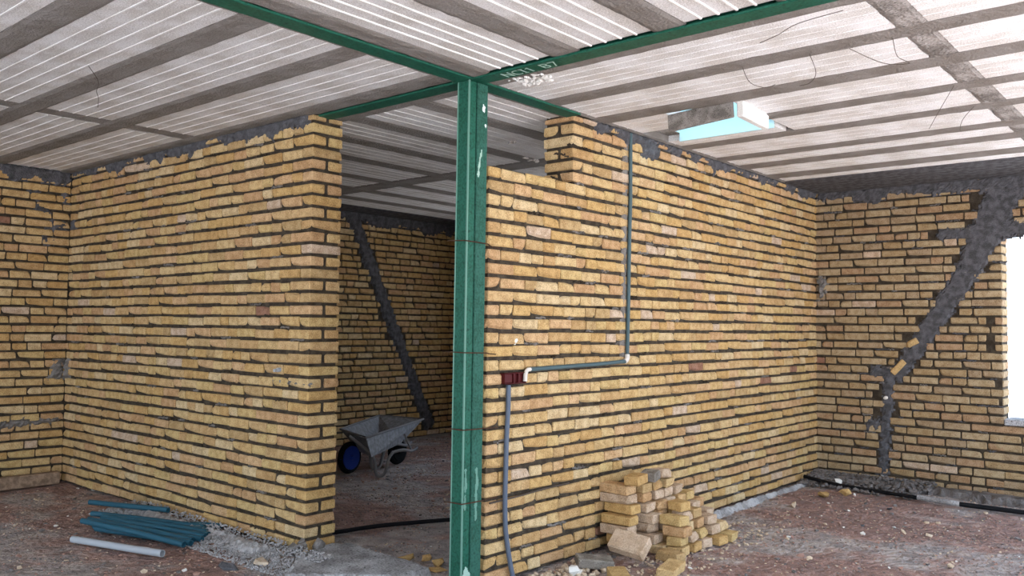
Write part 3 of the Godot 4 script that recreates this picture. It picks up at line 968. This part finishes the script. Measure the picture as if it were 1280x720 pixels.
func build_frame() -> void:
	var low := SOFFIT - 0.014
	beam("green steel beam running left over the near ceiling from the column head", false, -0.006, -9.0, 0.03, low)
	var chalked := beam("green steel beam with chalked letters running right from the column head", true, 0.093, 0.05, 4.6, low)
	beam("green steel beam above the left partition, from column to back wall", true, 0.093, -4.58, -0.06, low)
	beam("green steel beam over the low part of the right partition", false, -0.006, 0.155, 0.985, low)
	# chalk lettering on the flange of the right-hand beam
	var txt := TextMesh.new()
	txt.text = "NCI1  B7"
	txt.font_size = 24
	txt.pixel_size = 0.0037
	txt.depth = 0.001
	var f := SystemFont.new()
	f.font_names = PackedStringArray(["Droid Sans"])
	txt.font = f
	txt.material = M.chalk
	var o := MeshInstance3D.new()
	o.name = "chalk_lettering"
	o.mesh = txt
	chalked.add_child(o)
	o.transform = Transform3D(Basis(Vector3(0, 0, 1), Vector3(-1, 0, 0), Vector3(0, -1, 0)).scaled(Vector3(1, 1, 1)), Vector3(0.0, -0.0012, -2.325 + 0.05 + 0.33))
	tag(o, "pale chalk letters NCI1 B7")
	# column: two rolled sections welded toe to toe, leaning slightly
	var col := thing("steel_column", "green painted steel column standing at the corner of the doorway", "column", Vector3(0.085, 0, -0.01))
	col.rotation = Vector3(0, 0, -0.006)
	var top := SOFFIT - 0.012
	var g := Geo.new()
	g.box(Vector3(-0.058, -0.02, -0.043), Vector3(0.0, top, 0.034), 0.004)
	part("rolled_section", g, M.green, col)
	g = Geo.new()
	g.box(Vector3(-0.062, -0.02, 0.03), Vector3(-0.054, top, 0.041), 0.002)      # toe in paler green, an edge highlight put into the colour
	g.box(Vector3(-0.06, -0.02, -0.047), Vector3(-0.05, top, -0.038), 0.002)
	part("flange_highlight", g, M.green_pale, col)
	g = Geo.new()
	g.box(Vector3(0.004, -0.02, -0.043), Vector3(0.082, top, 0.04), 0.004)
	part("rolled_section", g, M.green_dull, col)
	g = Geo.new()
	for k in 22:
		var y := 0.1 + k * 0.115 + rng.randf_range(-0.02, 0.02)
		g.rock(Vector3(0.002, y, 0.035), Vector3(0.004, 0.018, 0.003), rng)
	part("weld_seam", g, M.green_dull, col)
	g = Geo.new()
	g.box(Vector3(-0.075, top, -0.075), Vector3(0.09, top + 0.01, 0.06), 0.002)
	part("cap_plate", g, M.green, col)
	# paint splashes
	var face := Transform3D(Basis(), Vector3(0, 0, 0.0405))
	patch(col, "paint_splash", poly([[0.036, 2.455], [0.056, 2.45], [0.058, 2.48], [0.044, 2.495]]), 0.0012, M.white_paint, face, 0.004, 0.004, 0.0, 0.004, 61)
	patch(col, "paint_splash", poly([[0.055, 2.385], [0.066, 2.37], [0.07, 2.385], [0.062, 2.395]]), 0.0012, M.white_paint, face, 0.004, 0.005, 0.0, 0.004, 62)
	patch(col, "paint_run", poly([[0.018, 2.11], [0.032, 2.2], [0.045, 2.25], [0.036, 2.255], [0.022, 2.21], [0.006, 2.12]]), 0.001, M.chalk, face, 0.004, 0.006, 0.0, 0.004, 63)
	patch(col, "paint_run", poly([[-0.05, 0.03], [0.0, 0.02], [0.0, 0.12], [-0.03, 0.145], [-0.055, 0.1]]), 0.001, M.chalk, Transform3D(Basis(), Vector3(0, 0, 0.0365)), 0.005, 0.015, 0.0, 0.006, 64)
	patch(col, "paint_run", poly([[0.03, 0.36], [0.042, 0.36], [0.045, 0.6], [0.035, 0.62]]), 0.001, M.green_pale, face, 0.004, 0.008, 0.0, 0.004, 65)
	patch(col, "paint_run", poly([[-0.045, 0.42], [-0.035, 0.42], [-0.033, 0.62], [-0.04, 0.62]]), 0.001, M.green_pale, Transform3D(Basis(), Vector3(0, 0, 0.0365)), 0.004, 0.008, 0.0, 0.004, 66)
	# wire ties that bind the column to the partition's joints
	var ys := [[1.768, "topmost"], [1.205, "second from the top"], [0.82, "third from the top"], [0.455, "lowest"]]
	for k in 4:
		var y: float = ys[k][0]
		var w := Geo.new()
		var lean := -y * 0.006 + 0.012
		w.tube([Vector3(0.33, y - 0.012, -0.008), Vector3(0.24, y - 0.006, 0.008), Vector3(0.185 - lean * 0.3, y, 0.036), Vector3(0.09, y + 0.002, 0.04), Vector3(0.012, y + 0.004, 0.037), Vector3(0.004, y + 0.006, -0.03), Vector3(-0.01, y + 0.006, -0.062)], 0.0032, 6)
		tag(part("tie_wire", w, M.rust, self), "rusty wire tie round the green column, %s of four" % ys[k][1], "wire")
	var rod := Geo.new()
	rod.tube([Vector3(0.25, 0.425, 0.012), Vector3(0.45, 0.428, 0.012), Vector3(0.72, 0.437, 0.008), Vector3(0.95, 0.437, 0.002)], 0.005, 6)
	tag(part("joint_rod", rod, M.wire, self), "thin grey steel rod lying in a brick joint right of the column foot", "rod")
	# foam crumbs stuck beside the column head
	var cr := Geo.new()
	for i in 60:
		cr.rock(Vector3(rng.randf_range(0.17, 0.34), SOFFIT - 0.004, rng.randf_range(0.16, 0.36)), Vector3.ONE * rng.randf_range(0.006, 0.016), rng)
	tag(stuff(part("foam_crumbs", cr, M.foam_clean, self)), "white broken foam crumbs stuck to the ceiling right of the column head", "foam crumbs")


# ---------------------------------------------------------------- electrical runs
func build_conduits() -> void:
	var g := Geo.new()
	g.tube([Vector3(1.585, 2.6, 0.008), Vector3(1.58, 2.2, 0.012), Vector3(1.570, 1.9, 0.012), Vector3(1.562, 1.5, 0.012), Vector3(1.548, 1.175, 0.014)], 0.0125, 12, true)
	tag(part("conduit_pipe", g, M.conduit, self), "grey plastic conduit running straight down the brick partition from the ceiling", "conduit")
	g = Geo.new()
	g.tube([Vector3(1.549, 1.172, 0.014), Vector3(1.546, 1.15, 0.015), Vector3(1.536, 1.135, 0.016), Vector3(1.515, 1.128, 0.016)], 0.0155, 12, true)
	tag(part("pipe_elbow", g, M.white_plastic, self), "white plastic elbow at the foot of the vertical conduit", "pipe elbow", "")
	g = Geo.new()
	g.tube([Vector3(1.52, 1.128, 0.016), Vector3(1.2, 1.118, 0.014), Vector3(0.9, 1.113, 0.014), Vector3(0.565, 1.108, 0.016)], 0.0125, 12, true)
	tag(part("conduit_pipe", g, M.conduit, self), "grey plastic conduit running level across the bricks to the dark red box", "conduit")
	g = Geo.new()
	g.tube([Vector3(0.575, 1.108, 0.016), Vector3(0.545, 1.108, 0.019), Vector3(0.528, 1.10, 0.022), Vector3(0.517, 1.082, 0.024), Vector3(0.514, 1.045, 0.024)], 0.0115, 12, true)
	tag(part("pipe_elbow", g, M.white_plastic, self), "white plastic elbow bending down into the dark red box", "pipe elbow", "")
	# dark red double socket box let into the wall
	var box := thing("junction_box", "dark red plastic double socket box set in the brick partition", "junction box", Vector3(0.437, 1.065, 0.0))
	g = Geo.new()
	for q in [[-0.09, -0.03, 0.09, -0.025], [-0.09, 0.025, 0.09, 0.03], [-0.09, -0.03, -0.085, 0.03], [0.085, -0.03, 0.09, 0.03]]:
		g.box(Vector3(q[0], q[1], -0.012), Vector3(q[2], q[3], 0.024), 0.0015)
	g.box(Vector3(-0.088, -0.028, -0.012), Vector3(0.088, 0.028, 0.008))
	part("box_shell", g, M.maroon, box)
	for x in [-0.012, 0.028]:
		g = Geo.new()
		g.box(Vector3(x - 0.003, -0.026, 0.006), Vector3(x + 0.003, 0.026, 0.023), 0.001)
		part("divider", g, M.maroon, box)
	g = Geo.new()
	g.box(Vector3(-0.085, -0.024, 0.006), Vector3(-0.02, 0.024, 0.016), 0.003)
	part("socket_insert", g, M.maroon, box)
	# loose conduit hanging from the box to the floor
	g = Geo.new()
	var pts := []
	for q in [[0.388, 1.03, 0.014], [0.384, 0.9, 0.016], [0.372, 0.75, 0.018], [0.366, 0.6, 0.02], [0.360, 0.47, 0.022], [0.364, 0.36, 0.02], [0.372, 0.27, 0.018], [0.392, 0.16, 0.02], [0.408, 0.08, 0.024], [0.425, 0.005, 0.03]]:
		pts.append(Vector3(q[0], q[1], q[2]))
	g.tube(smooth_path(pts, 4), 0.0135, 12, true)
	tag(part("flexible_conduit", g, M.conduit_blue, self), "bluish grey bent conduit dropping from the dark red box to the floor", "conduit")
	# stubs and plugs left in other walls
	g = Geo.new()
	g.tube([Vector3(0.012, 1.063, -1.5), Vector3(-0.022, 1.06, -1.5)], 0.014, 10, true, 0.7)
	tag(part("pipe_stub", g, M.pale_pipe, self), "pale pipe stub sticking out of the left partition near its end", "pipe stub")
	g = Geo.new()
	g.tube([Vector3(4.80, 0.751, 0.611), Vector3(4.765, 0.75, 0.611)], 0.016, 10, true, 0.65)
	tag(part("pipe_stub", g, M.white_plastic, self), "white pipe stub in the far right wall beside the vertical mortar strip", "pipe stub")
	g = Geo.new()
	g.tube([Vector3(4.80, 1.79, 0.055), Vector3(4.745, 1.785, 0.06)], 0.03, 12, true, 0.75)
	tag(part("pipe_stub", g, M.mortar_pale, self), "mortar-crusted grey pipe end poking out of the right corner of the brick room", "pipe stub")


func smooth_path(p: Array, steps: int) -> Array:
	var c := Curve3D.new()
	for i in p.size():
		var t: Vector3 = (p[mini(i + 1, p.size() - 1)] - p[maxi(i - 1, 0)]) / 6.0
		c.add_point(p[i], -t, t)
	var out := []
	for i in p.size() - 1:
		for k in steps:
			out.append(c.sample(i, k / float(steps)))
	out.append(p[-1])
	return out


# ---------------------------------------------------------------- the heap of bricks
func loose(label: String, t: Transform3D, l: int, material: Material, group := "", variant := 0) -> void:
	var o := put("loose_brick", brick_meshes[l][variant % 5][0], self, material)
	o.transform = t
	tag(o, label, "brick", group)


func build_heap() -> void:
	var r := RandomNumberGenerator.new()
	r.seed = 404
	var ordinal := ["first", "second", "third", "fourth", "fifth", "sixth", "seventh", "eighth", "ninth", "tenth"]
	var tops := [7, 7, 7, 7, 6, 5, 4]
	var step := 0.0585
	for i in tops.size():
		var x: float = 1.33 + i * 0.124
		for k in tops[i]:
			var m: Material = M.brick_dusty if r.randf() < 0.45 else brick_materials[r.randi() % 12]
			var l := 205 if (i == 0 or r.randf() < 0.5) else (150 if r.randf() < 0.5 else 100)
			var front: float = 0.34 - 0.02 * k + r.randf_range(-0.03, 0.03) - (0.05 if i == 0 else 0.0)
			var yaw := PI / 2 + r.randf_range(-0.08, 0.08)
			var z := front - l / 2000.0
			var lean := Basis.from_euler(Vector3(r.randf_range(-0.02, 0.02), yaw, r.randf_range(-0.03, 0.03)))
			loose("%s brick in the heap, %s column from its left, %s layer up" % ["dusty pale" if m == M.brick_dusty else "yellow", ordinal[i], ordinal[k]],
				Transform3D(lean, Vector3(x + r.randf_range(-0.005, 0.005) + ((0.012 * sin(k * 1.9) - (0.03 if k > 0 and k < 4 else 0.0)) if i == 0 else 0.0), 0.02 + k * step, z)), l, m, "bricks piled against the right partition", r.randi())
	# second row in front, lower and looser
	var fronts := [1, 4, 5, 4, 3, 2]
	for i in fronts.size():
		for k in fronts[i]:
			var l := 100 if r.randf() < 0.6 else 150
			var yaw := PI / 2 + r.randf_range(-0.13, 0.13)
			loose("%s at the front of the heap, %s from its left, %s layer up" % ["half brick" if l == 100 else "broken brick", ordinal[i], ordinal[k]],
				Transform3D(Basis.from_euler(Vector3(r.randf_range(-0.02, 0.02), yaw, r.randf_range(-0.04, 0.04))), Vector3(1.36 + i * 0.135 + r.randf_range(-0.008, 0.008), 0.02 + k * step, 0.37 + l / 2000.0 - 0.022 * k + r.randf_range(-0.005, 0.01))), l, M.brick_dusty if r.randf() < 0.25 else brick_materials[r.randi() % 12], "bricks piled against the right partition", r.randi())
	# the ones that stand out
	var bx := Vector3(0.12, -0.12, 1).normalized()
	var bz := bx.cross(Vector3(-0.62, 0.78, 0.1)).normalized()
	loose("large pale brick tilted on its edge at the left front of the heap", Transform3D(Basis(bx, bz.cross(bx), bz).scaled_local(Vector3(1.08, 1.2, 1.3)), Vector3(1.12, 0.105, 0.31)), 205, M.brick_dusty, "", 1)
	loose("grey mortar-covered brick lying flat at the left foot of the heap", Transform3D(Basis.from_euler(Vector3(0.12, -0.75, -0.1)), Vector3(0.90, 0.035, 0.22)), 205, M.brick_grey, "", 2)
	loose("long yellow brick lying lowest at the front of the heap", Transform3D(Basis.from_euler(Vector3(0.1, 0.2, 0.05)), Vector3(1.10, 0.022, 0.59)), 205, brick_materials[2], "", 3)
	loose("flat yellow brick on the bare floor left of the heap", Transform3D(Basis.from_euler(Vector3(0.0, 0.75, 0.0)), Vector3(0.80, 0.018, 0.45)), 205, brick_materials[8], "", 4)
	loose("ochre brick laid flat on the top left of the heap", Transform3D(Basis.from_euler(Vector3(0.0, 0.2, 0.03)), Vector3(1.345, 0.02 + 7 * step + 0.004, 0.21)), 150, brick_materials[4], "", 0)
	loose("grey crusted brick wedged on the top of the heap", Transform3D(Basis.from_euler(Vector3(0.0, 0.2, 0.12)), Vector3(1.49, 0.03 + 7 * step, 0.22)), 100, M.brick_grey, "", 1)
	loose("pale brick end topmost on the right of the heap's crest", Transform3D(Basis.from_euler(Vector3(0.0, 0.2, -0.1)), Vector3(1.645, 0.026 + 7 * step, 0.2)), 150, M.brick_dusty, "", 2)
	var g := Geo.new()
	for i in 200:
		var a := r.randf()
		var x := lerpf(0.75, 2.6, a)
		var z := 0.35 + r.randf_range(0.0, 0.38) - 0.1 * a
		g.rock(Vector3(x, floor_height(x, z) + 0.004, z), Vector3.ONE * r.randf_range(0.004, 0.013), r)
	for i in 110:
		var x := r.randf_range(0.5, 1.0); var z := r.randf_range(0.05, 0.3)
		g.rock(Vector3(x, 0.0, z), Vector3.ONE * r.randf_range(0.006, 0.02), r)
	stuff(part("brick_crumbs", g, M.chip_pale, get_node("floor")))
	g = Geo.new()
	g.rock(Vector3(0.70, 0.02, 0.22), Vector3(0.035, 0.04, 0.03), r)
	g.rock(Vector3(0.735, 0.015, 0.235), Vector3(0.025, 0.03, 0.02), r)
	tag(part("mortar_chunk", g, M.chip_white, self), "white mortar lump on the floor at the left foot of the brick heap", "mortar chunk")


# ---------------------------------------------------------------- wheelbarrow in the inner room
func build_wheelbarrow() -> void:
	var at := Vector3(2.2, 0, -3.15)
	var root := thing("wheelbarrow", "grey steel wheelbarrow with a blue wheel hub standing inside the doorway", "wheelbarrow", at)
	var rim := [Vector3(1.95, 0.375, -3.36), Vector3(2.90, 0.39, -3.92), Vector3(3.06, 0.38, -3.42), Vector3(1.80, 0.36, -2.82)]
	var bed := [Vector3(2.02, 0.19, -3.2), Vector3(2.58, 0.19, -3.55), Vector3(2.52, 0.21, -3.16), Vector3(1.85, 0.19, -2.80)]
	for k in 4:
		rim[k] -= at; bed[k] -= at
	var out := Geo.new(); var ins := Geo.new()
	var mid: Vector3 = (rim[0] + rim[2] + bed[0] + bed[2]) / 4.0
	for k in 4:
		var l := (k + 1) % 4
		out.quad_out(rim[k], rim[l], bed[l], bed[k], mid)
		var q := []
		for e in [rim[k], rim[l], bed[l], bed[k]]:
			q.append((e as Vector3).lerp(mid + Vector3(0, (e as Vector3).y - mid.y, 0), 0.012))
		ins.quad(q[3], q[2], q[1], q[0])
		out.quad(rim[k], rim[l], q[1], q[0])
	out.quad_out(bed[0], bed[1], bed[2], bed[3], mid)
	ins.quad(bed[0] + Vector3(0, 0.006, 0), bed[1] + Vector3(0, 0.006, 0), bed[2] + Vector3(0, 0.006, 0), bed[3] + Vector3(0, 0.006, 0))
	put("tray", mesh_of([[out, M.steel], [ins, M.steel]]), root)
	var g := Geo.new()
	g.tube([rim[0], rim[1], rim[2], rim[3], rim[0]], 0.011, 8, false)
	part("rim", g, M.tube, root)
	for s in 2:
		g = Geo.new()
		var off := Vector3(0.22, 0, -0.32) * s
		var p := []
		for q in [Vector3(1.72, 0.37, -2.95), Vector3(1.84, 0.24, -2.84), Vector3(1.905, 0.16, -2.83), Vector3(1.925, 0.04, -2.825), Vector3(1.965, 0.012, -2.815), Vector3(2.01, 0.04, -2.80), Vector3(2.04, 0.16, -2.79), Vector3(2.10, 0.205, -2.80)]:
			p.append(q + off - at)
		g.tube(smooth_path(p, 3), 0.014, 8)
		part("leg", g, M.tube, root)
		g = Geo.new()
		p = []
		for q in [Vector3(2.08, 0.205, -2.80), Vector3(2.22, 0.215, -2.80), Vector3(2.36, 0.185, -2.84), Vector3(2.46, 0.205, -2.87)]:
			p.append(q + off - at)
		g.tube(smooth_path(p, 3), 0.014, 8)
		part("handle", g, M.tube, root)
		g = Geo.new()
		g.tube([Vector3(2.36, 0.19, -2.84) + off - at, Vector3(2.37, 0.33, -2.95) + off * 0.9 - at], 0.009, 8)
		part("strut", g, M.tube, root)
	# two wheels in front, one with a blue hub
	var ax := Vector3(0.15, 0, 1).normalized()
	for w in [[Vector3(1.89, 0.145, -3.15), 0.145, "blue_hub"], [Vector3(2.53, 0.13, -3.22), 0.13, "rubber"]]:
		var turn := Transform3D(Basis.looking_at(ax, Vector3.UP), w[0] - at)
		g = Geo.new()
		var ring := []
		for k in 25:
			var a := TAU * k / 24
			ring.append(turn * Vector3(cos(a) * (w[1] - 0.026), sin(a) * (w[1] - 0.026), 0))
		g.tube(ring, 0.026, 10, false)
		var tyre := part("wheel", g, M.rubber, root)
		g = Geo.new()
		g.tube([turn * Vector3(0, 0, -0.03), turn * Vector3(0, 0, -0.02), turn * Vector3(0, 0, 0.02), turn * Vector3(0, 0, 0.03)], w[1] - 0.04, 20)
		g.tube([turn * Vector3(0, 0, -0.05), turn * Vector3(0, 0, 0.05)], 0.022, 12)
		part("hub", g, M[w[2]], tyre)


# ---------------------------------------------------------------- things lying on the floor
func build_floor_things() -> void:
	var r := RandomNumberGenerator.new()
	r.seed = 808
	# bundle of teal tubes by the left partition
	var words := ["first from the wall", "second from the wall", "third from the wall", "fourth from the wall", "fifth from the wall", "fifth from its outer side", "fourth from its outer side", "third from its outer side", "second from its outer side", "outermost"]
	for k in words.size():
		var g := Geo.new()
		var f := k / 9.0
		var run := Vector3(0.50, 0, 0.86).lerp(Vector3(0.24, 0, 0.97), f).normalized()
		var tip := Vector3(-0.05, 0.026, -2.12).lerp(Vector3(-0.41, 0.022, -1.80), f) + run * r.randf_range(-0.05, 0.05)
		var high := Vector3(0, 0.042 * (k % 2), 0)
		g.tube([tip, tip - run * 0.4 + high * 0.6, tip - run * (0.85 + r.randf_range(-0.06, 0.06)) + high], 0.0185, 12, true, 0.86)
		tag(part("plastic_pipe", g, M.teal_pipe, self), "teal plastic pipe in the bundle on the floor, %s" % words[k], "pipe", "teal pipes bundled by the left partition")
	var g := Geo.new()
	g.tube([Vector3(-0.60, 0.022, -1.735), Vector3(-0.66, 0.02, -1.95), Vector3(-0.80, 0.02, -2.45)], 0.021, 14, true, 0.85)
	tag(part("plastic_pipe", g, M.pale_pipe, self), "single pale grey pipe lying apart in front of the teal bundle", "pipe")
	g = Geo.new()
	g.tube([Vector3(-0.10, 0.062, -2.62), Vector3(-0.22, 0.06, -2.95), Vector3(-0.33, 0.055, -3.3)], 0.0185, 12, true, 0.85)
	tag(part("plastic_pipe", g, M.teal_pipe, self), "dark teal pipe lying on the gravel close to the left partition", "pipe")
	# board lying along the back wall
	g = Geo.new()
	g.chamfered(Transform3D(Basis.from_euler(Vector3(0.05, 0.01, -0.005)), Vector3(-0.72, 0.055, -4.5)), Vector3(0.66, 0.05, 0.03), 0.006)
	tag(part("wooden_board", g, M.board, self), "pinkish wooden board on edge along the foot of the back wall", "board")
	# hose across the inner room
	g = Geo.new()
	var p := []
	for q in [[0.30, -1.50], [0.42, -1.45], [0.70, -1.39], [0.95, -1.28], [1.25, -1.13], [1.7, -0.95]]:
		p.append(Vector3(q[0], 0.012, q[1]))
	g.tube(smooth_path(p, 4), 0.014, 10)
	tag(part("hose", g, M.black_hose, self), "black hose lying across the earth floor just inside the doorway", "hose")
	# pipe run along the far right wall
	for q in [["black flexible pipe along the far right wall, its corner length", "black_hose", [[4.37, 0.04, 0.05], [4.30, 0.35, 0.025], [4.27, 0.65, 0.02], [4.21, 1.03, 0.02]], 0.016],
			["short pale grey pipe length between the black pipes at the wall foot", "cement", [[4.205, 1.02, 0.024], [4.18, 1.18, 0.022], [4.17, 1.33, 0.022]], 0.02],
			["black flexible pipe along the far right wall, its window-side length", "black_hose", [[4.17, 1.32, 0.02], [4.18, 1.7, 0.018], [4.2, 2.3, 0.018]], 0.018]]:
		g = Geo.new()
		p = []
		for e in q[2]:
			p.append(Vector3(e[0], e[2], e[1]))
		g.tube(smooth_path(p, 4), q[3], 10)
		tag(part("flexible_pipe", g, M[q[1]], self), q[0], "pipe")
	# larger pieces of rubble, one by one
	var bits := [
		["yellow broken brick lying at the right corner below the black pipe", 3.86, 0.40, Vector3(0.05, 0.035, 0.06), "brick"],
		["yellow brick end beside the black pipe, nearer the window", 4.02, 0.52, Vector3(0.045, 0.04, 0.04), "brick"],
		["round white stone on the cement in the right corner", 4.40, 0.33, Vector3(0.028, 0.028, 0.028), "white"],
		["pale stone alone on the grey floor in front of the right partition", 3.36, 0.36, Vector3(0.028, 0.03, 0.025), "pale"],
		["pale pinkish stone on the open floor right of the brick heap", 1.95, 1.03, Vector3(0.03, 0.016, 0.018), "pale"],
		["pinkish brick flake next to the pale stone on the open floor", 1.99, 0.96, Vector3(0.03, 0.008, 0.026), "pink"],
		["cream stone at the very front of the right-hand floor", 2.33, 1.70, Vector3(0.026, 0.014, 0.018), "pale"],
		["flat cream chip in the middle of the right-hand floor", 3.02, 1.25, Vector3(0.04, 0.01, 0.014), "pale"],
		["cream chip right of the middle of the right-hand floor", 3.05, 1.40, Vector3(0.026, 0.012, 0.018), "pale"],
		["small dark stone on the grey patch of the right-hand floor", 3.02, 0.98, Vector3(0.016, 0.014, 0.014), "dark"],
		["dark mortar lump lying in front of the black pipe", 3.72, 0.95, Vector3(0.034, 0.014, 0.02), "dark"],
		["yellow brick lump on the edge of the cement pad in the doorway", 0.30, -0.66, Vector3(0.05, 0.03, 0.04), "brick"],
		["yellow brick lump in the doorway, close to the green column", 0.36, -0.46, Vector3(0.045, 0.035, 0.04), "brick"],
		["small ochre brick chip in the doorway between two lumps", 0.40, -0.60, Vector3(0.03, 0.022, 0.025), "brick"],
		["flat yellow brick chip on the cement pad beside the green column", 0.28, -0.40, Vector3(0.05, 0.012, 0.03), "brick"],
		["pale mortar stone leaning at the foot of the left partition's end", -0.02, -1.17, Vector3(0.035, 0.03, 0.03), "pale"],
		["grey mortar slab propped against the end of the left partition", 0.06, -1.165, Vector3(0.035, 0.07, 0.03), "grey"],
		["grey mortar lump left of the partition's end on the gravel", -0.07, -1.24, Vector3(0.05, 0.05, 0.04), "grey"],
		["dark clod on the floor in front of the gravel bank", -0.46, -1.28, Vector3(0.07, 0.02, 0.03), "dark"],
		["pale brick fragment on the gravel near the end of the left partition", -0.3, -1.2, Vector3(0.06, 0.025, 0.04), "pale"]]
	var look := {"brick": brick_materials[1], "white": M.chip_white, "pale": M.chip_pale, "pink": M.chip_pink, "dark": M.mortar_dark, "grey": M.mortar_pale}
	for b in bits:
		g = Geo.new()
		g.rock(Vector3.ZERO, b[3], r)
		var o := part("brick_fragment" if b[4] == "brick" or "fragment" in b[0] else "stone", g, look[b[4]], self)
		o.position = Vector3(b[1], floor_height(b[1], b[2]) + b[3].y * 0.55 + (0.03 if b[1] > 4.3 else 0.0), b[2])
		tag(o, b[0], "brick fragment" if b[4] == "brick" or "fragment" in b[0] else "stone")


# ---------------------------------------------------------------- wires left in the ceiling
func build_hanging_wires() -> void:
	var y := SOFFIT - 0.02
	for w in [
		["thin dark wire arching over the first foam panel right of the beam", [[0.39, 0.004, 1.43], [0.27, 0.03, 1.56], [0.19, 0.03, 1.68], [0.24, 0.0, 1.84]]],
		["thin wire drooping from a joist in the middle of the right ceiling", [[0.70, -0.012, 1.20], [0.74, 0.06, 1.22], [0.89, 0.055, 1.23], [0.99, 0.02, 1.24]]],
		["hooked wire end hanging from the joist left of the tie beam", [[0.72, -0.012, 1.52], [0.85, 0.04, 1.50], [0.93, 0.06, 1.44], [0.98, 0.05, 1.37]]],
		["bent wire hanging at the edge of the concrete tie beam", [[0.73, -0.014, 1.88], [0.86, 0.03, 1.86], [0.9, 0.06, 1.9], [0.86, 0.05, 1.80], [0.72, 0.0, 1.70]]],
		["long wire slanting across the foam panels near the far right wall", [[1.68, -0.014, 1.90], [2.0, 0.03, 1.75], [2.38, 0.04, 1.60]]],
		["short wire loop near the far end of the concrete tie beam", [[2.2, -0.014, 1.88], [2.3, 0.03, 1.8], [2.5, 0.04, 1.74], [2.7, 0.01, 1.70]]],
		["twisted wire tuft hanging from a joist of the left ceiling", [[-1.30, 0.0, -1.26], [-1.2, 0.03, -1.38], [-1.12, 0.03, -1.58], [-1.10, 0.06, -1.60], [-1.05, 0.08, -1.72]]]]:
		var p := []
		for q in w[1]:
			p.append(Vector3(q[0], y - q[1], q[2]))
		var g := Geo.new()
		g.tube(smooth_path(p, 5), 0.0016, 5)
		tag(part("hanging_wire", g, M.wire, self), w[0], "wire")
